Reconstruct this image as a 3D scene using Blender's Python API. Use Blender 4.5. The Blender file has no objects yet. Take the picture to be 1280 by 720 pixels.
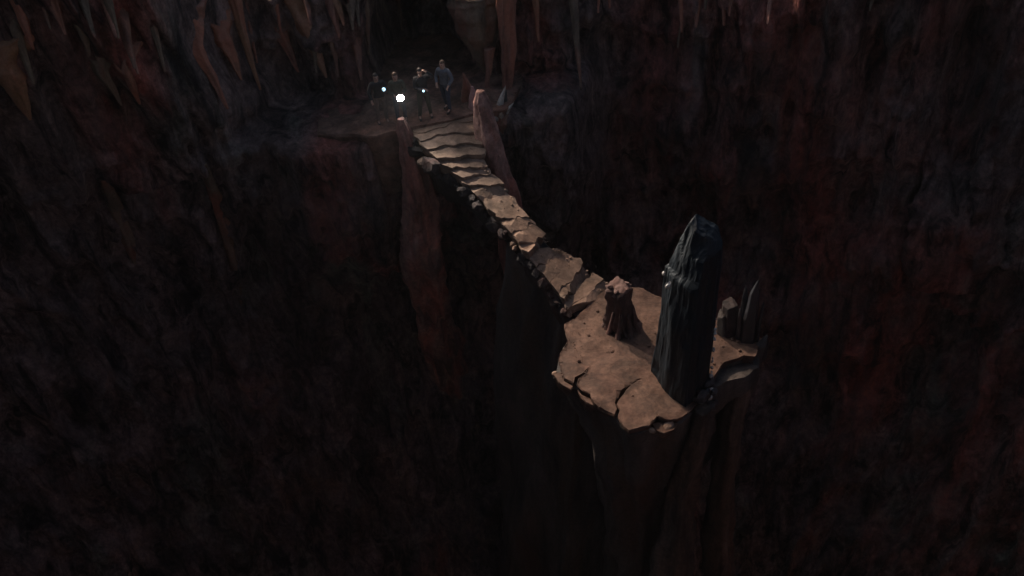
import bpy, bmesh, math, random
import numpy as np
from mathutils import Vector, Matrix
from mathutils.bvhtree import BVHTree

scene = bpy.context.scene
col = scene.collection
random.seed(7)
R = math.radians

# ------------------------------------------------------------------ camera
PHOTO_F = 1100.0                      # focal length in photo pixels (1280 wide)
CAM = Vector((0, 0, 14.6))
PITCH, ROLL = R(42), R(5.2)
fw = Vector((0, math.cos(PITCH), -math.sin(PITCH)))
rt0 = Vector((1, 0, 0)); up0 = Vector((0, math.sin(PITCH), math.cos(PITCH)))
rt = rt0 * math.cos(ROLL) - up0 * math.sin(ROLL)
up = rt0 * math.sin(ROLL) + up0 * math.cos(ROLL)
cd = bpy.data.cameras.new('camera'); cam = bpy.data.objects.new('camera', cd); col.objects.link(cam)
cam.matrix_world = Matrix(((rt.x, up.x, -fw.x, CAM.x), (rt.y, up.y, -fw.y, CAM.y), (rt.z, up.z, -fw.z, CAM.z), (0, 0, 0, 1)))
cd.sensor_width = 36; cd.lens = 36 * PHOTO_F / 1280; cd.clip_end = 500
scene.camera = cam
scene.render.resolution_x = 1024; scene.render.resolution_y = 576

# ------------------------------------------------------------------ light
SUN_AZ = math.atan2(1.95, -1.05)      # direction the light comes from, in plan
SUN_EL = R(43)
w = bpy.data.worlds.new('World'); scene.world = w; w.use_nodes = True
nt = w.node_tree; nt.nodes.clear()
sky = nt.nodes.new('ShaderNodeTexSky'); sky.sky_type = 'NISHITA'; sky.sun_disc = False
sky.dust_density = 3; sky.ozone_density = .45; sky.sun_elevation = SUN_EL; sky.sun_rotation = math.pi / 2 - SUN_AZ
bgn = nt.nodes.new('ShaderNodeBackground'); bgn.inputs['Strength'].default_value = 0.12
wo = nt.nodes.new('ShaderNodeOutputWorld')
nt.links.new(sky.outputs[0], bgn.inputs[0]); nt.links.new(bgn.outputs[0], wo.inputs[0])
sd = bpy.data.lights.new('sun', 'SUN'); sd.energy = 4.0; sd.angle = R(1.5); sd.color = (1, .80, .64)
sun = bpy.data.objects.new('sun', sd); col.objects.link(sun)
sdir = Vector((math.cos(SUN_AZ) * math.cos(SUN_EL), math.sin(SUN_AZ) * math.cos(SUN_EL), math.sin(SUN_EL)))
sun.rotation_euler = sdir.to_track_quat('Z', 'Y').to_euler()
scene.view_settings.view_transform = 'Standard'; scene.view_settings.look = 'None'
scene.view_settings.exposure = -.2; scene.view_settings.gamma = 1
SHADE_ROOF_EDGE = 8.5

# ------------------------------------------------------------------ helpers
def ray(x, y):
    return (fw + rt * ((x - 640) / PHOTO_F) - up * ((y - 360) / PHOTO_F)).normalized()
def atz(x, y, z):
    d = ray(x, y); return CAM + d * ((z - CAM.z) / d.z)
def aty(x, y, Y):
    d = ray(x, y); return CAM + d * (Y / d.y)

def _hash(ix, iy, iz, seed):
    h = (ix.astype(np.int64) * 374761393 + iy.astype(np.int64) * 668265263 + iz.astype(np.int64) * 1274126177 + seed * 69069) & 0xFFFFFFFF
    h = ((h ^ (h >> 13)) * 1274126177) & 0xFFFFFFFF
    h = ((h ^ (h >> 16)) * 2246822519) & 0xFFFFFFFF
    h = h ^ (h >> 15)
    return (h & 0xFFFFFF) / float(0x800000) - 1.0
def noise(x, y, z, seed=0):
    x, y, z = np.broadcast_arrays(np.asarray(x, float), np.asarray(y, float), np.asarray(z, float))
    ix, iy, iz = np.floor(x), np.floor(y), np.floor(z)
    fx, fy, fz = x - ix, y - iy, z - iz
    s = lambda f: f * f * f * (f * (f * 6 - 15) + 10)
    fx, fy, fz = s(fx), s(fy), s(fz)
    c = {}
    for a in (0, 1):
        for b in (0, 1):
            for d in (0, 1): c[a, b, d] = _hash(ix + a, iy + b, iz + d, seed)
    l = lambda p, q, t: p + (q - p) * t
    return l(l(l(c[0,0,0], c[1,0,0], fx), l(c[0,1,0], c[1,1,0], fx), fy), l(l(c[0,0,1], c[1,0,1], fx), l(c[0,1,1], c[1,1,1], fx), fy), fz)
def fbm(x, y, z, o=4, seed=0):
    t = 0; a = 1; n = 0
    for i in range(o):
        t = t + a * noise(x * 2.03 ** i, y * 2.03 ** i, z * 2.03 ** i, seed + i * 17); n += a; a *= .5
    return t / n
def ridged(x, y, z, o=4, seed=0):
    t = 0; a = 1; n = 0
    for i in range(o):
        v = 1 - abs(noise(x * 2.1 ** i, y * 2.1 ** i, z * 2.1 ** i, seed + i * 31)) * 1.7
        t = t + a * v; n += a; a *= .5
    return t / n
def sst(a, b, x):
    t = np.clip((x - a) / (b - a), 0, 1); return t * t * (3 - 2 * t)

def mesh_obj(name, verts, faces, mat=None, parent=None, smooth=True):
    me = bpy.data.meshes.new(name); me.from_pydata([tuple(map(float, v)) for v in verts], [], faces)
    if smooth: me.polygons.foreach_set('use_smooth', [True] * len(me.polygons))
    me.update()
    o = bpy.data.objects.new(name, me); col.objects.link(o)
    if mat: me.materials.append(mat)
    if parent: o.parent = parent
    return o
def fix_normals(o):
    bm = bmesh.new(); bm.from_mesh(o.data); bmesh.ops.recalc_face_normals(bm, faces=bm.faces); bm.to_mesh(o.data); bm.free()
def tag(o, label=None, cat=None, group=None, kind=None):
    if label: o['label'] = label
    if cat: o['category'] = cat
    if group: o['group'] = group
    if kind: o['kind'] = kind
    return o
def empty(name, loc=(0, 0, 0), rz=0):
    o = bpy.data.objects.new(name, None); col.objects.link(o); o.location = loc; o.rotation_euler = (0, 0, rz); o.empty_display_size = .3
    return o
def localize(o, parent):
    """parent o (built in world coordinates) to an unrotated empty, keeping its place"""
    o.parent = parent
    o.data.transform(Matrix.Translation(-Vector(parent.location)))
    return o

# ------------------------------------------------------------------ materials
def rock_mat(name, dark, mid, warm, scale=.6, warm_lo=.5, warm_hi=.62, rough=.9, bump=.6, stretch=.3, spec=.25, bdist=.12, third=None, fine=1.0, mottle=0, bias=None):
    m = bpy.data.materials.new(name); m.use_nodes = True; n = m.node_tree; N = n.nodes; L = n.links
    b = N['Principled BSDF']; b.inputs['Roughness'].default_value = rough; b.inputs['Specular IOR Level'].default_value = spec
    tc = N.new('ShaderNodeNewGeometry'); mp = N.new('ShaderNodeMapping'); mp.inputs['Scale'].default_value = (1, 1, stretch)
    L.new(tc.outputs['Position'], mp.inputs['Vector'])
    def nz(s, d, r=.6, dist=0, vec=None):
        t = N.new('ShaderNodeTexNoise'); t.inputs['Scale'].default_value = s; t.inputs['Detail'].default_value = d
        t.inputs['Roughness'].default_value = r; t.inputs['Distortion'].default_value = dist
        L.new(vec or mp.outputs[0], t.inputs['Vector']); return t.outputs['Fac']
    def ramp(f, lo, hi, a, c):
        t = N.new('ShaderNodeValToRGB'); t.color_ramp.elements[0].position = lo; t.color_ramp.elements[1].position = hi
        t.color_ramp.elements[0].color = (*a, 1); t.color_ramp.elements[1].color = (*c, 1); L.new(f, t.inputs[0]); return t.outputs[0]
    def mix(f, a, c, mode='MIX'):
        t = N.new('ShaderNodeMix'); t.data_type = 'RGBA'; t.blend_type = mode
        if isinstance(f, float): t.inputs[0].default_value = f
        else: L.new(f, t.inputs[0])
        for k, v in ((6, a), (7, c)):
            if isinstance(v, tuple): t.inputs[k].default_value = (*v, 1)
            else: L.new(v, t.inputs[k])
        return t.outputs[2]
    base = ramp(nz(scale * 3, 8, .65, .4), .34, .68, dark, mid)
    wn = nz(scale, 6, .6, .6)
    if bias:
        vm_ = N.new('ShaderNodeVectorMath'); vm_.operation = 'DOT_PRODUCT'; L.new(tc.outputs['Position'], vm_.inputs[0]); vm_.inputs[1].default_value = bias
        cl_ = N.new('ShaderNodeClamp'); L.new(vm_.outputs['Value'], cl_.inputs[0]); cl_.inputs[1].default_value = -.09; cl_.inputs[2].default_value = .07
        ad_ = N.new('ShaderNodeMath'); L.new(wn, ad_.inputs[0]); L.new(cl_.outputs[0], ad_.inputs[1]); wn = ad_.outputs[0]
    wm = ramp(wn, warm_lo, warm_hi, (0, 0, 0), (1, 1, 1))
    c = mix(wm, base, mix(nz(scale * 5, 6, .7), tuple(v * .55 for v in warm), warm))
    if third:
        wt = ramp(nz(scale * 1.6, 5, .6, .3, None), .55, .68, (0, 0, 0), (1, 1, 1)); c = mix(wt, c, third)
    sp = ramp(nz(9, 6, .75, 0, tc.outputs['Position']), .3, .7, (.55, .55, .55), (1.25, 1.25, 1.25))
    c = mix(.8, c, sp, 'MULTIPLY')
    if mottle:
        c = mix(mottle, c, ramp(nz(1.2, 10, .68, .9), .38, .64, (.16, .17, .18), (2.2, 2.0, 1.9)), 'MULTIPLY')
        c = mix(mottle * .8, c, ramp(nz(3.4, 8, .7, .3, tc.outputs['Position']), .35, .62, (.45, .45, .45), (1.4, 1.4, 1.4)), 'MULTIPLY')
    L.new(c, b.inputs['Base Color'])
    bp = N.new('ShaderNodeBump'); bp.inputs['Strength'].default_value = bump; bp.inputs['Distance'].default_value = bdist
    ad = N.new('ShaderNodeMath'); ad.operation = 'MULTIPLY_ADD'; ad.inputs[1].default_value = .5 * fine
    L.new(nz(7, 8, .7, .2, tc.outputs['Position']), ad.inputs[0]); L.new(nz(1.8, 8, .65, .5), ad.inputs[2])
    L.new(ad.outputs[0], bp.inputs['Height']); L.new(bp.outputs[0], b.inputs['Normal'])
    return m
def plain(name, c, rough=.7, metal=0, emis=0, ecol=None, spec=.5, vary=.25):
    m = bpy.data.materials.new(name); m.use_nodes = True; N = m.node_tree.nodes; L = m.node_tree.links; b = N['Principled BSDF']
    t = N.new('ShaderNodeTexNoise'); t.inputs['Scale'].default_value = 14; t.inputs['Detail'].default_value = 4
    tc = N.new('ShaderNodeTexCoord'); L.new(tc.outputs['Object'], t.inputs['Vector'])
    r = N.new('ShaderNodeValToRGB'); L.new(t.outputs['Fac'], r.inputs[0]); r.color_ramp.elements[0].position = .3; r.color_ramp.elements[1].position = .7
    r.color_ramp.elements[0].color = (*[v * (1 - vary) for v in c], 1); r.color_ramp.elements[1].color = (*[min(1, v * (1 + vary)) for v in c], 1)
    L.new(r.outputs[0], b.inputs['Base Color'])
    b.inputs['Roughness'].default_value = rough; b.inputs['Metallic'].default_value = metal; b.inputs['Specular IOR Level'].default_value = spec
    if emis: b.inputs['Emission Color'].default_value = (*(ecol or c), 1); b.inputs['Emission Strength'].default_value = emis
    return m
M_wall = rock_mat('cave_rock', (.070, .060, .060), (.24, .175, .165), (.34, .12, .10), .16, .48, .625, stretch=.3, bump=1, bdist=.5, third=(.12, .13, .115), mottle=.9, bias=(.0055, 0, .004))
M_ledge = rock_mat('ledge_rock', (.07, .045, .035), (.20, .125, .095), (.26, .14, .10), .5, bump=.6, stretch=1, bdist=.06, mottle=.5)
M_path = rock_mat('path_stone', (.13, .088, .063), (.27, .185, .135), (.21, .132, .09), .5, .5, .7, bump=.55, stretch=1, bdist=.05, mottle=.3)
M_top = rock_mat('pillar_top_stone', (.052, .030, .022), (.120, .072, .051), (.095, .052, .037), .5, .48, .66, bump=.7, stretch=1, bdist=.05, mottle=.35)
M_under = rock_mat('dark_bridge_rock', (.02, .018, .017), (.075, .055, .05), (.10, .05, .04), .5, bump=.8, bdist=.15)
M_pillar = rock_mat('pillar_rock', (.035, .03, .028), (.13, .105, .09), (.12, .08, .06), .35, bump=.8, stretch=.2, bdist=.15)
M_pillar2 = rock_mat('pillar_column_rock', (.035, .028, .023), (.13, .095, .075), (.11, .07, .05), .5, bump=.9, stretch=.15, bdist=.12, mottle=.5)
M_red = rock_mat('red_dripstone', (.10, .045, .035), (.36, .17, .12), (.42, .16, .10), .9, .45, .6, bump=.8, stretch=.15, bdist=.06, rough=.7, spec=.4)
M_orange = rock_mat('orange_dripstone', (.20, .10, .05), (.33, .17, .11), (.36, .13, .08), .9, .45, .6, bump=.7, stretch=.15, bdist=.05, rough=.7, spec=.4)
M_brown = rock_mat('brown_dripstone', (.08, .06, .045), (.24, .17, .12), (.28, .11, .075), .7, .48, .62, bump=.8, stretch=.15, bdist=.08, rough=.75)
M_stump = rock_mat('stump_stone', (.04, .025, .022), (.12, .07, .058), (.16, .08, .065), 1.2, bump=.9, stretch=.2, bdist=.06)
M_pink = rock_mat('pink_dripstone', (.22, .13, .12), (.55, .38, .36), (.5, .3, .28), 1.5, bump=.6, stretch=.3, bdist=.04)
M_cap = rock_mat('stump_cap_stone', (.10, .06, .05), (.24, .15, .125), (.2, .11, .09), 1.5, bump=.7, stretch=1, bdist=.04)
M_spire = rock_mat('spire_stone', (.12, .065, .055), (.38, .23, .19), (.42, .15, .11), .6, .44, .60, bump=.9, stretch=.2, bdist=.1, mottle=.6)
M_crystal = rock_mat('dark_crystal', (.004, .006, .009), (.008, .015, .021), (.008, .016, .024), .5, rough=.55, bump=.35, stretch=.2, spec=.25, bdist=.04)
M_shard = rock_mat('grey_crystal', (.010, .011, .014), (.035, .034, .040), (.045, .028, .025), 1.0, rough=.5, bump=.5, stretch=.3, spec=.5, bdist=.04)
M_pale = rock_mat('pale_crystal', (.20, .19, .175), (.62, .60, .54), (.42, .38, .34), 2.0, rough=.25, bump=.3, stretch=.6, spec=.8, bdist=.03)

# ------------------------------------------------------------------ cave wall
CX, CY = 0.0, 3.0
def wall_radius(th, z):
    c, s = np.cos(th), np.sin(th)
    a, b = 27.0, 24.6
    r = 1 / np.sqrt((c / a) ** 2 + (s / b) ** 2)
    x, y = c * r, s * r
    wx = fbm(x * .12, y * .12, z * .07, 3, 3) * 2.6
    f1 = ridged((x + wx) * .16, (y + wx) * .16, z * .045, 3, 11)
    f2 = ridged((x + wx) * .5 + z * .05, (y + wx) * .5, z * .09, 4, 23)
    f3 = ridged((x + wx * .6) * 1.5, (y + wx * .6) * 1.5, z * .28, 3, 37)
    big = fbm(x * .09, y * .09, z * .12, 3, 51)
    cr = fbm(x * .9, y * .9, z * .9, 5, 61) + .55 * (ridged(x * 1.3 + wx, y * 1.3, z * 1.0, 3, 67) - .5)
    r = r - 1.7 * f1 - 1.1 * f2 - (.36 + .30 * sst(-5, 0, z)) * f3 - 1.8 * big - .48 * cr + 2.3
    X = CX + c * r
    far = sst(.3, .8, s)
    # upper part on the left leans inwards and ends in a broken lip
    lean = sst(-2.2 + .5 * fbm(x * .5, 0, 0, 2, 5), 4.0, z) * 1.8 * sst(-2, -7, X)
    lip = .8 * sst(-1.3, -.9, z + .35 * noise(x * .45, 1, 1, 71) + .04 * (x + 9) ** 2 * 0) * sst(-3.6, -6, X) * sst(-17, -12, X)
    r = r - (lean + lip) * far
    # wall stands back above the ledge, with a cave mouth behind the people
    mask = sst(-12, -3, z) * sst(-10.5, -6.5, X) * sst(4.5, 2.2, X) * far
    tgt = (27.2 - 1.3 * sst(-4.3, -5.2, X) * sst(2.5, .5, z) - (2.1 - .5 * sst(-4.3, -5.2, X)) * sst(.05, -.45, z) - CY) / np.maximum(s, .3) - .55 * (f2 - .4) - .35 * (f3 - .4) - .5 * cr
    r = r * (1 - mask) + tgt * mask
    g = np.exp(-((X + 2.3) / 1.6) ** 4) * sst(3.6, 1.6, z + .5 * cr) * sst(-.7, -.1, z)
    r = r + g * far * 3.4
    g2 = np.exp(-((X + 6.3) / 1.3) ** 4) * sst(2.2, 1.0, z + .5 * cr) * sst(-.7, -.1, z)
    r = r + g2 * far * 1.5
    # the wall closes in towards the bottom, shaped to keep light out of the depths
    r = r - sst(-5, -42, z) * 8.0
    return r
n_vis, n_back = 660, 150
ths = np.concatenate([np.linspace(R(33), R(147), n_vis), np.linspace(R(147), R(393), n_back + 2)[1:-1]])
zs = np.concatenate([np.linspace(3.6, -36, 400), np.linspace(-36, -60, 26)[1:]])
TH, Z = np.meshgrid(ths, zs)
RR = wall_radius(TH, Z)
rimn = fbm(np.cos(TH) * 5, np.sin(TH) * 5, Z * 0, 3, 91)
RX = np.cos(TH) * RR
Zr = Z + np.clip((Z - 1) / 3.2, 0, 1) * (rimn * (.15 + .8 * sst(5, 9, np.abs(RX + 2.5))) - .3 * sst(7, 4, np.abs(RX + 2.5)) + 6.0 * sst(-6.5, -11, RX) + 2.5 * sst(9, 15, RX))
verts = np.stack([CX + np.cos(TH) * RR, CY + np.sin(TH) * RR, Zr], -1).reshape(-1, 3)
nr, nc = TH.shape
I = np.arange(nr * nc).reshape(nr, nc); J = np.roll(I, -1, 1)
faces = np.stack([I[:-1], I[1:], J[1:], J[:-1]], -1).reshape(-1, 4)
# rough plateau around the rim, as extra rings
rings = []
for k, rr in enumerate((1.5, 4, 9, 20, 60, 160)):
    rad = RR[0] + rr; zz = Zr[0] * (.9 if k < 2 else .6) + .8 * fbm(np.cos(ths) * 6, np.sin(ths) * 6, rr * .3, 3, 95)
    rings.append(np.stack([CX + np.cos(ths) * rad, CY + np.sin(ths) * rad, zz], -1))
def big_mesh(name, V, Fc, mat, smooth=True):
    me = bpy.data.meshes.new(name); me.vertices.add(len(V)); me.vertices.foreach_set('co', V.ravel())
    nf = len(Fc); me.loops.add(nf * 4); me.loops.foreach_set('vertex_index', Fc.ravel().astype(np.int32)); me.polygons.add(nf)
    me.polygons.foreach_set('loop_start', np.arange(0, nf * 4, 4, dtype=np.int32)); me.polygons.foreach_set('use_smooth', np.full(nf, smooth))
    me.update(calc_edges=True); me.validate(); me.materials.append(mat)
    o = bpy.data.objects.new(name, me); col.objects.link(o); return o
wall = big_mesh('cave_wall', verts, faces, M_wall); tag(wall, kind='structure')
PV = np.concatenate([verts[:nc]] + rings); PF = []
Ip = np.arange(len(PV)).reshape(-1, nc); Jp = np.roll(Ip, -1, 1)
PF = np.stack([Ip[1:], Ip[:-1], Jp[:-1], Jp[1:]], -1).reshape(-1, 4)
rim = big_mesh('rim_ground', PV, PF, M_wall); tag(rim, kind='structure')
gx, gy = np.meshgrid(np.linspace(-34, 34, 80), np.linspace(-32, 34, 80))
gz = -57 + 2.5 * fbm(gx * .15, gy * .15, 0, 4, 101)
GI = np.arange(6400).reshape(80, 80)
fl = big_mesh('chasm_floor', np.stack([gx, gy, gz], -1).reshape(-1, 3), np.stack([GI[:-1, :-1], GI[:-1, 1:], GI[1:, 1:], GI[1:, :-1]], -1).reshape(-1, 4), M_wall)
tag(fl, kind='structure')
# unseen roof added over the rear half to block sky light and darken the depths
ra, rb = np.meshgrid(np.linspace(0, 1, 90), np.linspace(0, 1, 60))
rx = -36 + ra * 72; edge = SHADE_ROOF_EDGE + 2.2 * fbm(rx * .18, 0, 0, 4, 121); ry = -36 + rb * (edge + 36)
rz = 19.5 + 1.6 * fbm(rx * .2, ry * .2, 0, 4, 123) + .5 * (1 - rb) ; rz2 = rz + 1.5 + .8 * fbm(rx * .3, ry * .3, 4, 3, 124)
RI = np.arange(5400).reshape(60, 90)
RV = np.concatenate([np.stack([rx, ry, rz], -1).reshape(-1, 3), np.stack([rx, ry, rz2], -1).reshape(-1, 3)])
RF = np.concatenate([np.stack([RI[:-1, :-1], RI[1:, :-1], RI[1:, 1:], RI[:-1, 1:]], -1).reshape(-1, 4), 5400 + np.stack([RI[:-1, :-1], RI[:-1, 1:], RI[1:, 1:], RI[1:, :-1]], -1).reshape(-1, 4),
    np.stack([RI[-1, :-1], RI[-1, :-1] + 5400, RI[-1, 1:] + 5400, RI[-1, 1:]], -1)])
roof = big_mesh('shade_roof', RV, RF, M_wall); tag(roof, kind='structure')
bvh = BVHTree.FromPolygons([Vector(v) for v in verts[:nc * 400]], [tuple(int(q) for q in f) for f in faces[:nc * 399]])
def hit(x, y):
    loc, nrm, idx, dist = bvh.ray_cast(CAM, ray(x, y))
    if loc is None: loc = aty(x, y, 27.5); dist = (loc - CAM).length
    return loc, dist

# ------------------------------------------------------------------ polygon slabs of rock
def resample(pts, step, closed=True, jit=0, seed=0):
    out = []; n = len(pts); rnd = random.Random(seed)
    for i in range(n if closed else n - 1):
        a = Vector(pts[i]); b = Vector(pts[(i + 1) % n]); k = max(1, int((b - a).length / step))
        for j in range(k):
            p = a.lerp(b, j / k)
            d = Vector((rnd.uniform(-1, 1), rnd.uniform(-1, 1))) * jit if j else Vector((rnd.uniform(-1, 1), rnd.uniform(-1, 1))) * jit * .4
            out.append(Vector((p.x + d.x, p.y + d.y)))
    if not closed: out.append(Vector(pts[-1][:2]))
    return out
def slab(name, pts2, ztop, thick, mat, rings=(.0, .06, .3), relief=.03, seed=1, grow=None, parent=None, depth_shape=None, sub=3, noise_amp=.1):
    """solid from a plan outline; ztop number or function; sides go down with noise; top is triangulated and roughened"""
    from mathutils.geometry import delaunay_2d_cdt
    bm = bmesh.new()
    zt = ztop if callable(ztop) else (lambda x, y: ztop)
    pts2 = [Vector((p[0], p[1])) for p in pts2]
    n = len(pts2)
    cen = sum(pts2, Vector((0, 0))) / n
    g_ = .22 / max(1, sub - 1) if sub else 9
    xs = [p.x for p in pts2]; ys = [p.y for p in pts2]; inner = []
    xx = min(xs) + g_ / 2
    while xx < max(xs):
        yy = min(ys) + g_ / 2
        while yy < max(ys):
            inner.append(Vector((xx + g_ * .3 * math.sin(yy * 91 + xx * 37), yy + g_ * .3 * math.sin(xx * 83 + yy * 17)))); yy += g_
        xx += g_
    vo, eo, fo, ov, oe, of_ = delaunay_2d_cdt(pts2 + inner, [(i, (i + 1) % n) for i in range(n)], [], 1, 1e-5)
    used = sorted({i for f_ in fo for i in f_}); vm = {}
    back = {}
    for i in used:
        for q in ov[i]:
            if q < n: back[q] = i
    for i in used:
        x_, y_ = vo[i]; onb = any(q < n for q in ov[i])
        vm[i] = bm.verts.new((x_, y_, zt(x_, y_) + (0 if onb else relief * float(fbm(x_ * 1.3, y_ * 1.3, seed, 4, seed)))))
    for f_ in fo:
        try: bm.faces.new([vm[i] for i in f_])
        except ValueError: pass
    idx = [i for i in range(n) if i in back and back[i] in vm]
    # drop outline points that were merged
    idx2 = []
    for i in idx:
        if not idx2 or back[idx2[-1]] != back[i]: idx2.append(i)
    pts2 = [pts2[i] for i in idx2]; top = [vm[back[i]] for i in idx2]; n = len(pts2)
    prev = top
    levels = depth_shape or [(0.12, .04), (.5, -.05), (1, -.1)]
    for k, (d, g) in enumerate(levels):
        cur = []
        for i, p in enumerate(pts2):
            dirv = Vector((p[0], p[1])) - cen
            dl = dirv.length or 1; dirv /= dl
            na = float(fbm(p[0] * 1.1, p[1] * 1.1, d * thick * .5, 3, seed + 5)) * noise_amp * min(1, 2 * d + .3)
            gg = g(p[0], p[1]) if callable(g) else g
            cur.append(bm.verts.new((p[0] + dirv.x * (gg + na), p[1] + dirv.y * (gg + na), zt(p[0], p[1]) - d * thick + .05 * float(noise(p[0] * 3, p[1] * 3, d, seed)) * (0 if k == len(levels) - 1 else 1))))
        for i in range(n):
            
            if len({prev[i], cur[i], cur[(i + 1) % n], prev[(i + 1) % n]}) == 4: bm.faces.new((prev[i], cur[i], cur[(i + 1) % n], prev[(i + 1) % n]))
        prev = cur
    bm.faces.new(list(reversed(prev)))
    bmesh.ops.recalc_face_normals(bm, faces=bm.faces[:])
    me = bpy.data.meshes.new(name); bm.to_mesh(me); bm.free(); me.materials.append(mat)
    o = bpy.data.objects.new(name, me); col.objects.link(o)
    if parent: localize(o, parent)
    return o

def rock(name, loc, size, mat, seed=0, parent=None, sub=2, amp=.35, flat=False):
    bm = bmesh.new(); bmesh.ops.create_icosphere(bm, subdivisions=sub, radius=1)
    co = np.array([v.co[:] for v in bm.verts])
    n = fbm(co[:, 0] * 1.2 + seed * 3.1, co[:, 1] * 1.2, co[:, 2] * 1.2, 3, seed)
    n2 = np.round(n * 3) / 3
    for v, a, b in zip(bm.verts, n, n2):
        v.co *= 1 + amp * (a * .6 + b * .5)
        v.co = Vector((v.co.x * size[0], v.co.y * size[1], v.co.z * size[2]))
    me = bpy.data.meshes.new(name); bm.to_mesh(me); bm.free()
    if not flat: me.polygons.foreach_set('use_smooth', [True] * len(me.polygons))
    me.materials.append(mat)
    o = bpy.data.objects.new(name, me); col.objects.link(o); o.location = loc
    o.rotation_euler = (random.random() * .5, random.random() * .5, random.random() * 6)
    if parent: o.parent = parent; o.location = Vector(loc) - Vector(parent.location)
    return o

def dripstone(name, path, radii, mat, seed=0, na=28, nl=44, flute=.22, lump=.12, squash=1.0, parent=None, axis_bend=.1):
    """fluted tapering column of rock through the points in path; used for stalagmites, stalactites, columns, trunks"""
    P = np.array([tuple(p) for p in path]); k = len(P)
    t = np.linspace(0, k - 1, nl); i0 = np.clip(t.astype(int), 0, k - 2); f = (t - i0)[:, None]
    C = P[i0] * (1 - f) + P[i0 + 1] * f
    rr = np.interp(t, range(k), radii)
    L = np.linalg.norm(P[-1] - P[0]) + 1e-6
    s = np.cumsum(np.r_[0, np.linalg.norm(np.diff(C, axis=0), axis=1)])
    C = C + np.stack([noise(s / L * 4, seed, 0, seed), noise(s / L * 4, seed, 5, seed + 1), np.zeros(nl)], -1) * (axis_bend * rr)[:, None]
    ang = np.linspace(0, 2 * math.pi, na, endpoint=False)
    A, S = np.meshgrid(ang, s); Rr = rr[:, None]
    q = ridged(np.cos(A) * 1.5 + seed, np.sin(A) * 1.5, S * .25, 3, seed + 3)
    q2 = fbm(np.cos(A) * 1.2, np.sin(A) * 1.2, S * 1.2 + seed, 4, seed + 9)
    q3 = ridged(np.cos(A) * 4.5 + seed, np.sin(A) * 4.5, S * 1.1, 2, seed + 4)
    rad = Rr * (1 + flute * (q - .4) + lump * q2 * 2 + .26 * (q3 - .4))
    V = np.stack([C[:, 0:1] + np.cos(A) * rad, C[:, 1:2] + np.sin(A) * rad * squash, C[:, 2:3] + 0 * A], -1).reshape(-1, 3)
    I = np.arange(nl * na).reshape(nl, na); J = np.roll(I, -1, 1)
    Fc = [tuple(int(v) for v in q) for q in np.stack([I[:-1], J[:-1], J[1:], I[1:]], -1).reshape(-1, 4)]
    V = list(map(tuple, V)); V.append(tuple(C[0])); V.append(tuple(C[-1]))
    a, b = len(V) - 2, len(V) - 1
    for j in range(na):
        Fc.append((a, int(J[0, j]), int(I[0, j]))); Fc.append((b, int(I[-1, j]), int(J[-1, j])))
    o = mesh_obj(name, V, Fc, mat); fix_normals(o)
    if parent: localize(o, parent)
    return o

# ------------------------------------------------------------------ ledge
def P2(lst, z): return [tuple(atz(x, y, z)[:2]) for x, y in lst]
ledge_pts = [(atz(392, 140, 0).x, 26.4)] + P2([(396, 156), (418, 160), (440, 161), (470, 168), (505, 162), (514, 158), (548, 153), (592, 142), (618, 138), (638, 130)], 0) + [(1.0, 26.4), (.8, 28.2), (-.5, 30.5), (-4.2, 30.5), (-5.8, 28.0)]
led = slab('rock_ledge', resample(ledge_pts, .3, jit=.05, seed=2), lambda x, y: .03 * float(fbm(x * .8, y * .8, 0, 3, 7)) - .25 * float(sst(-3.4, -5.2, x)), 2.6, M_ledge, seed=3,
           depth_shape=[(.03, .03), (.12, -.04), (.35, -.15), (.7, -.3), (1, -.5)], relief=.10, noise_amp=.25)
tag(led, kind='structure')

# ------------------------------------------------------------------ bridge with steps
LE = [(510,152,0),(522,172,-.15),(540,196,-.45),(566,214,-.8),(590,236,-1.15),(612,258,-1.45),(632,284,-1.8),(652,310,-2.2),(672,334,-2.6),(692,358,-2.95),(706,378,-3.25),(716,392,-3.5)]
RE = [(588,139,0),(594,160,-.15),(600,182,-.45),(610,206,-.8),(626,226,-1.15),(644,250,-1.45),(662,272,-1.8),(684,294,-2.2),(704,312,-2.6),(724,326,-2.95),(744,342,-3.25),(770,358,-3.5)]
LW = [atz(*p) for p in LE]; RW = [atz(*p) for p in RE]
bridge = empty('stone_bridge', LW[6].lerp(RW[6], .5))
tag(bridge, 'natural stone stairway bridge descending from the ledge to the rock pillar', 'bridge')
def lerp_at(W, t):
    t = max(0, min(len(W) - 1 - 1e-6, t)); i = int(t); return W[i].lerp(W[i + 1], t - i)
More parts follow.
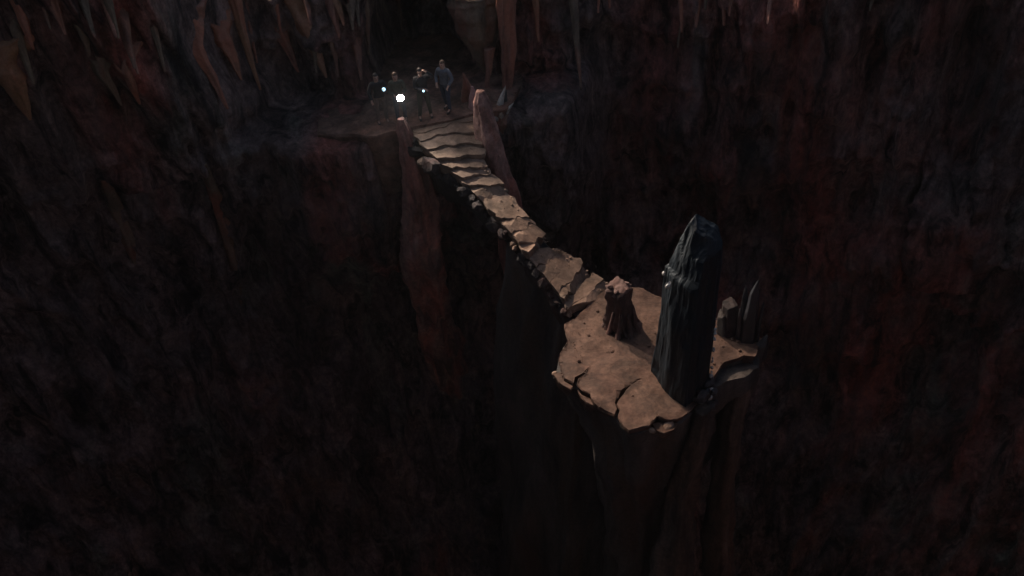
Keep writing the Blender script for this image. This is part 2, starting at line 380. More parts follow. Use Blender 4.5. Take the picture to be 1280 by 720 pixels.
# step front lines measured in photo y along the middle
NST = 19
cuts = [0, .55, 1.1, 1.7, 2.35, 2.95, 3.5, 4.05, 4.6, 5.2, 5.75, 6.3, 6.9, 7.5, 8.1, 8.7, 9.3, 9.9, 10.4, 11]
rnd = random.Random(5)
zc = lambda t: lerp_at(LW, t).z * .5 + lerp_at(RW, t).z * .5
wav = [[rnd.uniform(-.10, .10) for _ in range(7)] for _ in cuts]
wav[0] = [0] * 7
for i in range(len(cuts) - 1):
    t0, t1 = cuts[i], cuts[i + 1]
    def front(ci, extra=0):
        t = cuts[ci]; out = []
        a, b = lerp_at(LW, t), lerp_at(RW, t)
        along = (lerp_at(LW, t + .3) - lerp_at(LW, t - .3)).normalized()
        nn = 17
        for k in range(nn):
            u = k / (nn - 1); p = a.lerp(b, u)
            wv = float(np.interp(u, np.linspace(0, 1, 7), wav[ci])) + .09 * math.sin(u * (3.5 + wav[ci][1] * 20) + wav[ci][2] * 40) * (1 if ci else 0)
            p = p + along * (wv + extra + (wav[ci][3] * 1.3 * (u - .5) if ci > 5 else 0) + .03 * float(noise(u * 9, ci * 3.7, 0, 15)) + .02 * float(noise(u * 21, ci * 3.7, 0, 16))); out.append(p)
        return out
    A = front(i, (-.12 if i < 7 else .005) if i else -.3); B = front(i + 1, .05 if i < 6 else -.005)
    z = zc(t0) - .02 + rnd.uniform(-.015, .015)
    e = rnd.uniform(-.05, .07); e2 = rnd.uniform(-.05, .07)
    lm = A[0].lerp(B[0], .5); rm = A[-1].lerp(B[-1], .5)
    side = (A[-1] - A[0]).normalized()
    lm -= side * (.03 + e); rm += side * (.05 + e2)
    outline = [p[:2] for p in A] + [rm[:2]] + [p[:2] for p in reversed(B)] + [lm[:2]]
    tilt = rnd.uniform(-.02, .02); cx, cy = lm.lerp(rm, .5)[:2]
    drop = zc(t0) - zc(t1)
    fdir = (B[8] - A[8]); fdir.z = 0; fl_ = fdir.length; fdir.normalize()
    def ztop(x, y, z=z, i=i, tilt=tilt, cx=cx, fdir=fdir, A=A, fl_=fl_, drop=drop):
        s = (Vector((x, y, 0)) - Vector((A[8].x, A[8].y, 0))).dot(fdir) / fl_
        return z + tilt * (x - cx) + .015 * float(noise(x * 3, y * 3, 0, 4)) - drop * (.74 if i < 7 else .97) * max(0, s) 
    o = slab('step', resample(outline, .16, jit=.018, seed=i), ztop, .34 + rnd.uniform(0, .08), M_path, seed=20 + i, relief=.02, sub=2,
             depth_shape=[(.15, .012), (.5, -.03), (1, -.08)], noise_amp=.05, parent=bridge)
# underside: rock body that follows the stair and thickens downward
secs = 40; na = 20; V = []; Fc = []
for j in range(secs):
    t = -.6 + j * (12.4 / (secs - 1)); a = lerp_at(LW, t); b = lerp_at(RW, t)
    if t < 0: d = (LW[1] - LW[0]) * t * 3.2; a = a + Vector((d.x, d.y, 0)); b = b + Vector((d.x, d.y, 0))
    if t > 11: d = Vector((.25, -.9, 0)) * (t - 11) * 1.5; a = a + d; b = b + d
    c = a.lerp(b, .5); hw = (b - a).length / 2 * .93; side = (b - a); side.z = 0; side.normalize()
    arch = 1.0 + 1.7 * (1 - math.sin(max(0, min(1, t / 11)) * math.pi)) ** 1.3 + .5 * max(0, (t - 7) / 4)
    for k in range(na):
        ph = 2 * math.pi * k / na
        xx = math.cos(ph); zz = math.sin(ph)
        topz = zc(t) - .26
        if zz > 0: px = math.copysign(abs(xx) ** .4, xx) * hw; pz = topz - (1 - abs(zz) ** .5) * .12
        else: px = math.copysign(abs(xx) ** .8, xx) * hw * 1.02; pz = topz - .12 - abs(zz) ** .9 * arch
        nn = float(fbm(c.x + px * side.x * 1.5, c.y * 1.3 + px, pz * 1.1, 4, 41)); nn2 = float(ridged(c.y * .8, px, pz * .8, 3, 43))
        push = (.30 * nn + .18 * nn2 - .12) * (1 if zz < .1 else .25)
        V.append((c.x + side.x * (px + push * xx), c.y + side.y * (px + push * xx), pz - (.5 * push if zz < 0 else 0)))
for j in range(secs - 1):
    for k in range(na): Fc.append((j * na + k, j * na + (k + 1) % na, (j + 1) * na + (k + 1) % na, (j + 1) * na + k))
Fc.append(tuple(range(na))); Fc.append(tuple((secs - 1) * na + k for k in reversed(range(na))))
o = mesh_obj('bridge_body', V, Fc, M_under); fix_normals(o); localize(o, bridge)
# rough stones along the left edge and a few on the right
for i in range(34):
    t = .5 + i * .31 + rnd.uniform(-.1, .1)
    p = lerp_at(LW, t); q = lerp_at(RW, t); sd_ = (p - q).normalized()
    s = rnd.uniform(.09, .26) * (1.25 if i < 8 else .8)
    loc = p + sd_ * rnd.uniform(-.05, .12) + Vector((0, 0, -s * .8 - rnd.uniform(.12, .4)))
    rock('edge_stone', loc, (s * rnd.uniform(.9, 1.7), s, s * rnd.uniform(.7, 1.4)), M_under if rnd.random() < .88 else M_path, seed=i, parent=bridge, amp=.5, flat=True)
# a fin of rock below the lower half of the bridge
fin_top = [lerp_at(LW, t).lerp(lerp_at(RW, t), .35) for t in (5.6, 7, 8.5, 10, 11.4)]
V = []; Fc = []; nx = 30; nz_ = 44
for s_ in (0, 1):
    for i in range(nx):
        u = i / (nx - 1); p = lerp_at(fin_top, u * 4)
        for k in range(nz_):
            v = k / (nz_ - 1); dz = v * 26
            lean = Vector((-.25 + .9 * (1 - u), .1, 0)) * 0
            q = float(ridged(u * 4 + v * 1.5, v * 1.4, s_ * 3, 4, 63)); q2 = float(fbm(u * 5, v * 9, s_, 4, 64))
            th_ = (.25 + v * 1.6) + .5 * (q - .4) + .25 * q2
            n_ = Vector((-.86, -.5, 0)) if s_ == 0 else Vector((.86, .5, 0))
            base = p + Vector((.35, -.55, 0)) * (0.0 - (1 - u) * v * 2.2) * 1.0
            base = base + Vector((-.1, .3, 0)) * (1 - u) * min(v * 6, 1) * 2.5
            V.append(tuple(base + n_ * th_ * (.5 if i == 0 else 1) + Vector((0, 0, -dz - .9 - (0 if s_ == 0 else .02)))))
for s_ in (0, 1):
    o_ = s_ * nx * nz_
    for i in range(nx - 1):
        for k in range(nz_ - 1):
            f_ = (o_ + i * nz_ + k, o_ + i * nz_ + k + 1, o_ + (i + 1) * nz_ + k + 1, o_ + (i + 1) * nz_ + k); Fc.append(f_)
m_ = nx * nz_
for k in range(nz_ - 1):
    for i in (0, nx - 1): Fc.append((i * nz_ + k, i * nz_ + k + 1, m_ + i * nz_ + k + 1, m_ + i * nz_ + k))
for i in range(nx - 1):
    for k in (0, nz_ - 1): Fc.append((i * nz_ + k, (i + 1) * nz_ + k, m_ + (i + 1) * nz_ + k, m_ + i * nz_ + k))
o = mesh_obj('rock_fin', V, Fc, M_pillar); fix_normals(o); localize(o, bridge)

# ------------------------------------------------------------------ pillar
ZP = -3.5
pil = empty('rock_pillar', (3.9, 16.8, ZP)); tag(pil, 'tall free-standing rock pillar with a flat cracked top at the end of the bridge', 'rock pillar')
top_px = [(722,394),(744,372),(756,362),(772,358),(800,361),(828,372),(860,386),(900,398),(930,410),(952,424),(944,446),(930,444),(905,452),(893,470),(884,494),(868,508),(852,524),(838,524),(812,531),(786,538),(770,520),(745,506),(736,490),(716,479),(692,466),(698,446),(710,424),(706,404)]
top_w = P2(top_px, ZP)
pts = resample(top_w, .22, jit=.05, seed=9)
# the pillar body: outline sinks and narrows with ribs
cen = Vector((3.9, 16.7)); V = []; Fc = []; n = len(pts); nl = 90
for k in range(nl):
    v = k / (nl - 1); d = .18 + 56 * v ** 1.7
    for i, p in enumerate(pts):
        dv = p - cen; L0 = dv.length; dv = dv / L0; a = math.atan2(dv.y, dv.x)
        shr = 1 - .30 * float(sst(0, 7, d)) - .08 * float(sst(0, 1.2, d)) + .16 * float(sst(12, 50, d))
        tgt = 2.0 + .25 * math.sin(a * 2 + 1)
        mixd = float(sst(.5, 9, d)) * .75
        rr = (L0 * (1 - mixd) + tgt * mixd) * shr
        rib = float(ridged(math.cos(a) * 2.3, math.sin(a) * 2.3, d * .06, 3, 81)); rg = float(fbm(dv.x * 2.4, dv.y * 2.4, d * .5, 4, 83))
        am = float(sst(.1, 2.5, d)); rr += (.55 * (rib - .45) + .30 * rg) * am + .12 * rg
        V.append((cen.x + dv.x * rr, cen.y + dv.y * rr, ZP - d))
for k in range(nl - 1):
    for i in range(n): Fc.append((k * n + i, (k + 1) * n + i, (k + 1) * n + (i + 1) % n, k * n + (i + 1) % n))
Fc.append(tuple(reversed(range(n)))); 
o = mesh_obj('shaft', V, Fc, M_pillar); fix_normals(o); localize(o, pil)
# flat top made of separately cracked slabs
plates = [
 [(722,394),(744,372),(756,362),(772,358),(800,361),(828,372),(860,386),(900,398),(930,410),(952,424),(944,446),(930,444),(905,452),(893,470),(884,494),(868,508),(853,522),(838,526),(822,523),(812,532),(786,538),(776,527),(772,521),(775,512),(771,505),(779,494),(783,487),(798,476),(782,485),(776,491),(768,503),(771,512),(768,519),(756,513),(743,505),(738,494),(728,489),(722,482),(724,474),(732,467),(736,459),(729,467),(719,473),(717,480),(706,474),(701,462),(698,446),(710,424),(706,404)],
 [(692,466),(700,463),(705,475),(716,482),(713,486),(703,480)],
 [(722,485),(727,491),(737,496),(741,504),(733,500)],
 [(816,527),(823,525),(838,528),(847,525),(843,533),(830,538),(820,534)],
]
for i, pp in enumerate(plates):
    zt = ZP - (.0 if i == 0 else .06 + .03 * i)
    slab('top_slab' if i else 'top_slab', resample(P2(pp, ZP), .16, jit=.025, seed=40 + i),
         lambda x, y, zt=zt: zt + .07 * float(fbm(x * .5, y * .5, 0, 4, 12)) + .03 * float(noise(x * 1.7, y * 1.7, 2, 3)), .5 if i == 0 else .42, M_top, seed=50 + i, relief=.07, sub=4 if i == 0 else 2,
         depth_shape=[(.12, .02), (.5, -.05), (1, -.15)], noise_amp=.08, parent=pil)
for (x, y, s) in [(835, 533, .13), (755, 512, .10), (815, 538, .08), (693, 467, .07), (836, 528, .08)]:
    p = atz(x, y, ZP - .15); rock('edge_stone', p, (s * 1.3, s, s * .8), M_path, seed=int(x), parent=pil, amp=.4, flat=True)
for nm_, px_, Ys, rd in (('side_column', [(936,462),(930,485),(920,530),(908,600),(906,720)], [16.35, 16.2, 16.0, 15.9, 15.9], [.16,.30,.30,.34,.5]),
                    ('side_column', [(876,512),(868,560),(858,620),(842,720)], [14.75, 14.8, 14.9, 15.0], [.22,.28,.42,.62]),
                    ):
    q_ = [aty(x, y, Y_) for (x, y), Y_ in zip(px_, Ys)]; q_.append(q_[-1] + Vector((0, 0, -8)))
    dripstone(nm_, q_, rd + [rd[-1] * 1.5], M_pillar2, 700 + px_[0][0], 26, 80, flute=.6, lump=.16, axis_bend=.6, parent=pil)
slab('corner_block', resample(P2([(893,441),(915,444),(936,440),(951,428),(950,450),(932,462),(908,468),(890,480)], ZP), .18, jit=.03, seed=77), ZP - .30, 1.3, M_pillar, seed=91, relief=.05, sub=2,
     depth_shape=[(.1, .03), (.4, .06), (.7, -.05), (1, -.25)], noise_amp=.2, parent=pil)
# right-hand rim corner standing proud, and long ribs that run down the shaft
def prism(name, base, axis, r0, r1, h, mat, sides=6, seed=0, tip=.25, parent=None, squash=1, tipoff=(.2, .1), bev=.015, rows=5):
    """faceted crystal: irregular polygon shaft and a slanted point"""
    rn = random.Random(seed); axis = Vector(axis).normalized()
    x = axis.orthogonal().normalized(); y = axis.cross(x)
    an = [2 * math.pi * k / sides + rn.uniform(-.22, .22) for k in range(sides)]; rm_ = [rn.uniform(.85, 1.12) for _ in an]
    V = []; Fc = []
    for j in range(rows):
        u = j / (rows - 1)
        for a, m_ in zip(an, rm_):
            rr = (r0 + (r1 - r0) * u) * m_ * (1 + rn.uniform(-.03, .03))
            hh = h * (1 - tip) * u
            if j == rows - 1: hh += rn.uniform(-.06, .06) * h
            V.append(Vector(base) + axis * hh + x * math.cos(a) * rr + y * math.sin(a) * rr * squash)
    ap = Vector(base) + axis * h + x * r1 * tipoff[0] + y * r1 * tipoff[1]
    for j in range(rows - 1):
        for k in range(sides): Fc.append((j * sides + k, j * sides + (k + 1) % sides, (j + 1) * sides + (k + 1) % sides, (j + 1) * sides + k))
    V.append(ap); V.append(ap + x * r1 * .25)
    t0 = (rows - 1) * sides
    for k in range(sides): Fc.append((t0 + k, t0 + (k + 1) % sides, len(V) - 2))
    V = V[:-1]; Fc.append(tuple(reversed(range(sides))))
    me = bpy.data.meshes.new(name); me.from_pydata([tuple(v) for v in V], [], Fc); 
    bm = bmesh.new(); bm.from_mesh(me); bmesh.ops.recalc_face_normals(bm, faces=bm.faces)
    if bev: bmesh.ops.bevel(bm, geom=bm.edges[:], offset=bev, segments=1, affect='EDGES', clamp_overlap=True)
    bm.to_mesh(me); bm.free(); me.materials.append(mat)
    o = bpy.data.objects.new(name, me); col.objects.link(o)
    if parent: localize(o, parent)
    return o

def grit(name, spots, mat, parent, seed):
    rg = random.Random(seed); bm = bmesh.new()
    for p, s_ in spots:
        r_ = bmesh.ops.create_icosphere(bm, subdivisions=1, radius=s_)
        for v in r_['verts']:
            v.co = Vector((v.co.x * rg.uniform(.7, 1.4), v.co.y * rg.uniform(.7, 1.3), v.co.z * rg.uniform(.4, .9))) + p
    me = bpy.data.meshes.new(name); bm.to_mesh(me); bm.free(); me.materials.append(mat)
    o = bpy.data.objects.new(name, me); col.objects.link(o); localize(o, parent); o['kind'] = 'stuff'; return o
rg = random.Random(3); sp_ = []
while len(sp_) < 420:
    x = rg.uniform(700, 930); y = rg.uniform(362, 528)
    P_ = top_px; ins = False
    for i in range(len(P_)):
        (x1, y1), (x2, y2) = P_[i], P_[i - 1]
        if (y1 > y) != (y2 > y) and x < (x2 - x1) * (y - y1) / (y2 - y1) + x1: ins = not ins
    if ins and not (y > 480 and rg.random() < .3): sp_.append((atz(x, y, ZP + .01), rg.uniform(.008, .02) if rg.random() < .86 else rg.uniform(.025, .06)))
grit('loose_grit', sp_, M_top, pil, 4)
sp_ = []
for k in range(160):
    t = rg.uniform(.3, 10.8); u = rg.choice([rg.uniform(.02, .2), rg.uniform(.8, .98), rg.random()]); p = lerp_at(LW, t).lerp(lerp_at(RW, t), u)
    sp_.append((Vector((p.x, p.y, zc(t) - .05)), rg.uniform(.012, .05)))
grit('loose_grit', sp_, M_path, bridge, 5)
# ------------------------------------------------------------------ stump
sp = atz(777, 408, ZP)
stump = empty('stone_stump', (sp.x, sp.y, ZP)); tag(stump, 'fluted dark stone stump with a pale broken top, standing on the pillar top', 'rock stump')
o = dripstone('trunk', [sp + Vector((0, 0, -.15)), sp + Vector((0, 0, .12)), sp + Vector((-.08, 0, .5)), sp + Vector((-.10, .05, 1.0)), sp + Vector((-.10, .08, 1.46))],
              [.60, .48, .36, .27, .29], M_stump, 3, 48, 40, flute=.55, lump=.14, parent=stump)
top = sp + Vector((-.09, .08, 1.47))
rock('broken_top', top, (.30, .27, .07), M_cap, 5, stump, sub=3, amp=.5, flat=True)
for k in range(5):
    a = k * 1.3 + .4; rock('top_knob', top + Vector((math.cos(a) * .25, math.sin(a) * .22, .04)), (.08, .07, .06), M_cap, 60 + k, stump, amp=.5, flat=True)
for k in range(9):
    a = k * .7 + .2; r_ = .55
    b0 = sp + Vector((math.cos(a) * .58, math.sin(a) * .55, -.12)); b1 = sp + Vector((math.cos(a) * .33, math.sin(a) * .32, .75))
    dripstone('root_rib', [b0, b0.lerp(b1, .4) + Vector((-.07 * math.cos(a), -.07 * math.sin(a), 0)), b1], [.10, .07, .03], M_stump, 100 + k, 8, 10, parent=stump)

# ------------------------------------------------------------------ big crystal monolith
cb = atz(851, 488, ZP); cb = Vector((cb.x, cb.y, ZP - .3)) 
cry = empty('crystal_monolith', (cb.x, cb.y, ZP)); tag(cry, 'huge dark blue-green crystal monolith standing on the pillar top', 'crystal')
# faceted: hand-made outline, left shoulder lower than the slanted peak
ax = Vector((.0, .03, 1)).normalized()
base_px = [(813,474),(830,502),(857,520),(886,496),(882,470),(838,452)]
base_w = [atz(x, y, ZP - .3) for x, y in base_px]; cb = sum(base_w, Vector((0, 0, 0))) / 6; cb.z = ZP - .3
rel = [p - cb for p in base_w]
V = []; Fc = []; rr_ = random.Random(8)
NR = 0
for h, sc, dx, dy in [(0, 1, 0, 0), (.7, .97, .0, 0), (1.6, .93, .02, 0), (2.6, .90, .03, .02), (3.5, .87, .06, .02), (4.15, .84, .08, .02), (4.45, .80, .11, .02), (5.0, .71, .16, .03)]:
    for k, p in enumerate(rel):
        hh = h + (.0 if h < 4.2 else [-.25, -.15, .05, .12, .1, -.05][k])
        V.append(cb + Vector((p.x * sc + dx + rr_.uniform(-.03, .03), p.y * sc * .95 + dy + rr_.uniform(-.03, .03), hh)))
    NR += 1
tops = [(-.24, .0, 5.75), (-.12, -.20, 5.65), (.24, -.30, 5.4), (.54, -.04, 5.2), (.44, .20, 5.5), (.0, .22, 5.9)]
for x, y, h in tops: V.append(cb + Vector((x + .08, y, h)))
NR += 1
for j in range(NR - 1):
    for k in range(6): Fc.append((j * 6 + k, j * 6 + (k + 1) % 6, (j + 1) * 6 + (k + 1) % 6, (j + 1) * 6 + k))
Fc.append(tuple(reversed(range(6)))); Fc.append(tuple((NR - 1) * 6 + k for k in range(6)))
def crystal_mesh(name, V, Fc, mat, parent, cuts=3, bev=.03, amp=.02):
    me = bpy.data.meshes.new(name); me.from_pydata([tuple(v) for v in V], [], Fc)
    bm = bmesh.new(); bm.from_mesh(me); bmesh.ops.recalc_face_normals(bm, faces=bm.faces)
    bmesh.ops.bevel(bm, geom=bm.edges[:], offset=bev, segments=1, affect='EDGES', clamp_overlap=True)
    bmesh.ops.triangulate(bm, faces=[f for f in bm.faces if len(f.verts) > 4])
    bmesh.ops.subdivide_edges(bm, edges=[e for e in bm.edges if e.calc_length() > .2], cuts=cuts, use_grid_fill=True)
    bm.normal_update()
    co_ = np.array([v.co[:] for v in bm.verts])
    d_ = ridged(co_[:, 0] * 3, co_[:, 1] * 3, co_[:, 2] * .45, 4, 5) - .5 + .8 * np.clip(noise(co_[:, 0] * 2.2, co_[:, 1] * 2.2, co_[:, 2] * 1.6, 9) - .45, 0, 1) * -3
    for v, q in zip(bm.verts, d_): v.co += v.normal * amp * float(q)
    bm.to_mesh(me); bm.free(); me.materials.append(mat); o = bpy.data.objects.new(name, me); col.objects.link(o)
    return localize(o, parent)
crystal_mesh('crystal_shaft', V, Fc, M_crystal, cry, cuts=11, amp=.08)
for dx, dy, hh, s_ in ((-.56, -.14, 3.98, .08), (-.66, .02, 4.22, .05)):  # pale lumps stand in for the highlight patch on the left shoulder
    rock('highlight_lump', cb + Vector((dx, dy, hh)), (s_, s_ * .8, s_ * 1.2), M_pale, int(hh * 100), cry, amp=.5, flat=True)
# crystal crumbs at the right foot of the monolith
cl = empty('crystal_cluster', atz(885, 492, ZP)); tag(cl, 'knobbly pale grey crystal clump at the right foot of the monolith', 'crystals')
rn = random.Random(12)
for k in range(26):
    u = rn.random(); x = 874 + rn.uniform(0, 20); y = 474 + rn.uniform(0, 34); z = ZP + rn.uniform(-.5, .25) - max(0, (y - 492) * .03)
    p = atz(x, y, z); s = rn.uniform(.07, .18)
    rock('crystal_lump', p, (s, s, s * 1.2), M_shard if k % 6 else M_pale, 200 + k, cl, amp=.5, flat=True)
for k in range(14):  # pale lumps imitate glints of light along the monolith's right edge
    hh = .2 + k * .2 + rn.uniform(-.1, .1); p = cb + rel[3] * (1 - hh * .035) + Vector((.02, .02, hh + .1)); s = rn.uniform(.02, .055)
    rock('edge_sparkle', p, (s, s, s * 1.4), M_pale, 240 + k, cry, sub=1, amp=.5, flat=True)

# shards at the far right corner
def at_base(x, y, z=ZP - .1): return atz(x, y, z)
sh = empty('crystal_spire', at_base(934, 420)); tag(sh, 'slim dark crystal spire at the right edge of the pillar top', 'crystal', 'smaller crystals beside the monolith')
b = at_base(934, 425)
prism('spire_shaft', b, (.02, .05, 1), .27, .13, 2.3, M_shard, 6, 2, .3, sh, tipoff=(.3, -.4))
prism('spire_splinter', b + Vector((.2, -.12, 0)), (.04, .02, 1), .09, .05, 1.75, M_shard, 5, 9, .3, sh)
prism('spire_splinter', b + Vector((-.22, .05, 0)), (-.06, .04, 1), .14, .07, 1.3, M_shard, 5, 19, .3, sh)
prism('spire_splinter', b + Vector((-.1, .25, 0)), (-.03, .04, 1), .22, .10, 1.9, M_shard, 5, 44, .3, sh)
prism('spire_splinter', b + Vector((.1, .1, 0)), (.05, .04, 1), .16, .06, 2.05, M_shard, 5, 45, .3, sh)
br = empty('broken_crystal', at_base(913, 408)); tag(br, 'low broken brownish crystal block between the monolith and the slim spire', 'crystal', 'smaller crystals beside the monolith')
b = at_base(912, 416)
prism('block', b, (-.05, .1, 1), .32, .22, 1.15, M_under, 7, 12, .10, br, tipoff=(.9, .5))
prism('block', b + Vector((-.22, -.05, 0)), (-.1, .1, 1), .2, .15, .9, M_pillar, 5, 13, .2, br, tipoff=(.5, .5))
cr_ = empty('corner_rock', at_base(944, 436)); tag(cr_, 'pale pointed rock on the far right corner of the pillar top', 'rock')
b = at_base(944, 446, ZP - .55)
prism('point', b, (.25, -.05, 1), .30, .16, .95, M_shard, 6, 33, .4, cr_)

# ------------------------------------------------------------------ stalagmites beside the stair
def span(name, pts_px, Y, radii, mat, seed, label, cat, group=None, z_end=None, **kw):
    """dripstone through photo points at the distances Y"""
    Ys = Y if isinstance(Y, (list, tuple)) else [Y] * len(pts_px)
    pts_ = [aty(x, y, yy) for (x, y), yy in zip(pts_px, Ys)]
    if z_end: pts_.append(pts_[-1] + Vector(z_end)); radii = list(radii) + [radii[-1] * 1.5]
    o = dripstone(name, pts_, radii, mat, seed, **kw); tag(o, label, cat, group); return o
g1 = 'stalagmites flanking the top of the stair'
span('stalagmite', [(501,148),(504,162),(511,185),(519,215),(524,255),(524,310)], [24.0,23.95,23.9,23.85,23.95,24.5], [.09,.20,.30,.40,.52,.62], M_spire, 7,
     'slender brown stalagmite left of the topmost steps, widening into a red base', 'stalagmite', g1, z_end=(-.2, 4.5, -12), na=48, nl=120, flute=.4)
span('stalagmite', [(600,114),(601,128),(606,155),(613,185),(622,215),(634,245)], [24.1,24.0,23.9,23.8,23.7,23.6], [.12,.24,.32,.36,.36,.40], M_spire, 17,
     'tall reddish stalagmite rising just right of the stair', 'stalagmite', g1, z_end=(.5, 1.2, -20), na=40, nl=90, flute=.35)
span('stalagmite', [(579,91),(582,102),(585,118),(587,142)], [25.6,25.6,25.6,25.6], [.03,.10,.20,.30], M_red, 27,
     'small jagged red stalagmite on the ledge behind the tall one', 'stalagmite', g1, na=24, nl=40, flute=.5)
span('stalagmite', [(590,108),(592,120),(594,140)], [25.1] * 3, [.04,.12,.2], M_pink, 28,
     'stubby pinkish white stalagmite tucked against the tall red one', 'stalagmite', g1, na=20, nl=30, flute=.3)
pc = empty('pale_crystal_clump', aty(624, 138, 25.2)); tag(pc, 'pale blue-grey crystal clump just right of the tall red stalagmite', 'crystals')
b0 = aty(623, 143, 25.2)
for k, (dx, dy, ax_, r_, h_) in enumerate([(-.05, 0, (.35, 0, 1), .16, 1.15), (-.15, -.1, (-.5, .1, .8), .14, .8), (.15, -.1, (.5, -.2, .7), .13, .7), (.05, -.2, (.1, -.6, .6), .12, .6), (.2, .1, (.15, .1, 1), .12, .85), (-.05, -.25, (-.2, -.5, .3), .12, .5)]):
    prism('crystal', b0 + Vector((dx, dy, 0)), ax_, r_, r_ * .6, h_, M_pale if k != 4 else M_shard, 5, 300 + k, .45, pc, bev=.008)
rock('clump_base', b0 + Vector((.05, 0, -.3)), (.45, .4, .6), M_brown, 77, pc, sub=3, flat=True)

# ------------------------------------------------------------------ stalactites and columns on the wall
def wall_cone(root, tip, r0, mat, seed, label, group, off=.35, name='stalactite', cat='stalactite', r1=.03, up_ext=0.0, sink=.25, mid=None, **kw):
    hr, dr = hit(*root) if root[1] > 2 else (None, None)
    ht, dt = hit(*tip)
    T = CAM + ray(*tip) * (dt - off)
    if hr is None: hr, dr = hit(root[0], 3)
    Rt = CAM + ray(*root) * (min(dr, dt + 1.2) + sink * .3)
    if up_ext: Rt = Rt + Vector((0, .15, up_ext)) ; 
    m1 = Rt.lerp(T, .33); m2 = Rt.lerp(T, .7)
    r0 *= .62; o = dripstone(name, [Rt + (Rt - T) * .5 + Vector((0, .5, 0)), Rt, m1, m2, T], [r0 * 3.2, r0 * 1.35, r0 * .85, r0 * .48, r1], mat, seed, flute=kw.get('flute', .5), na=28, nl=64, lump=.18, axis_bend=.25)
    tag(o, label, cat, group); return o
G = 'stalactites hanging on the cave wall'
ST = [
 ((14,-20),(42,62),.42,M_orange,'orange stalactite in the top left corner, pointing down at a larger one below',1.5),
 ((8,85),(38,150),.50,M_orange,'broad orange stalactite near the left edge below the corner one',0),
 ((128,-30),(148,48),.30,M_brown,'dim reddish stalactite to the right of the top left corner one',1),
 ((150,25),(172,92),.20,M_red,'thin red stalactite in the dark left part of the wall',0),
 ((128,85),(152,132),.26,M_brown,'left one of two short dull stalactites low on the left wall',0),
 ((158,88),(175,130),.22,M_red,'right one of two short dull stalactites low on the left wall',0),
 ((244,55),(285,136),.30,M_red,'long narrow red stalactite that reaches the broken lip of the wall',0),
 ((276,45),(302,100),.34,M_orange,'short stout orange stalactite just right of the long narrow red one',0),
 ((288,0),(326,112),.32,M_orange,'long crooked orange stalactite running from the top edge to above the lip',1),
 ((352,42),(373,90),.26,M_red,'small dark red stalactite in the middle of the upper left group',0),
 ((378,25),(408,97),.38,M_orange,'bright orange stalactite left of the cave mouth with a sharp tip',0),
 ((405,-35),(424,48),.38,M_red,'double pale red stalactite hanging from the top edge left of the people',1.5),
 ((414,-30),(430,32),.25,M_orange,'short stalactite fused to the double pale red one',1.5),
 ((452,-30),(462,68),.26,M_brown,'thin brown stalactite above the leftmost person',1.2),
 ((494,-30),(503,38),.25,M_brown,'short brown stalactite above the bright flashlight',1.2),
 ((664,-35),(673,52),.26,M_orange,'orange stalactite right of the long column at the top edge',1.2),
 ((712,-20),(726,112),.28,M_brown,'very long greenish brown stalactite right of the ledge',1.2),
 ((760,-30),(762,10),.16,M_red,'tiny stalactite at the top edge near the middle',1),
 ((848,-30),(852,40),.20,M_red,'thin red stalactite at the top edge right of the middle',1.2),
 ((903,-30),(905,32),.24,M_red,'red stalactite at the top edge above the monolith',1.2),
]
rs = random.Random(31); small = []
for k in range(26):
    x = rs.choice([rs.uniform(20, 470), rs.uniform(20, 470), rs.uniform(650, 1240)]); y = rs.uniform(20, 110) if x < 500 else rs.uniform(10, 60)
    small.append((x, y, rs.uniform(25, 60), rs.uniform(.12, .24), rs.choice([M_brown, M_red, M_brown])))
ORD = ('first second third fourth fifth sixth seventh eighth ninth tenth eleventh twelfth thirteenth fourteenth fifteenth sixteenth seventeenth eighteenth nineteenth twentieth').split()
for side in (0, 1):
    for k, (x, y, ln, r_, mt) in enumerate(sorted(q for q in [(u[0], u[1], u[2], u[3], i) for i, u in enumerate(small)] if (q[0] > 500) == bool(side))):
        ST.append(((x - ln * (.42 - x / 1600), y - ln), (x, y), r_, small[mt][4],
            ORD[k] + (' small dull stalactite counting rightward from the ledge' if side else ' small dull stalactite from the left edge, among the larger ones'), .3))
for i, (a, b, r0, mt, lb, ue) in enumerate(ST):
    if 390 < a[0] < 560: ue = .1
    wall_cone(a, b, r0, mt, 400 + i, lb, G, up_ext=ue, off=.5)
def column(px, Yb, radii, mat, seed, label, **kw):
    o = dripstone('rock_column', [aty(x, y, yy) for (x, y), yy in zip(px, Yb)], radii, mat, seed, na=30, nl=80, **kw); tag(o, label, 'rock column', 'columns behind the ledge'); return o
column([(634,-12),(634,10),(635,60),(634,110),(634,140)], [26.6,26.5,26.3,26.2,26.1], [.36,.30,.22,.14,.16], M_red, 501, 'thin red column right of the ledge, reaching from the roof to the pale crystals', flute=.5)
column([(600,-12),(600,5),(600,40),(606,75),(610,95)], [27.3,27.2,27.1,27,26.9], [1.0,.85,.6,.28,.05], M_brown, 502, 'broad brown hanging column tapering to a point above the tall red stalagmite', flute=.45)
column([(612,60),(611,85),(608,104),(614,122)], [26.5,26.4,26.3,26.2], [.16,.1,.07,.12], M_red, 503, 'small twisted red column behind the tall stalagmite', flute=.3)
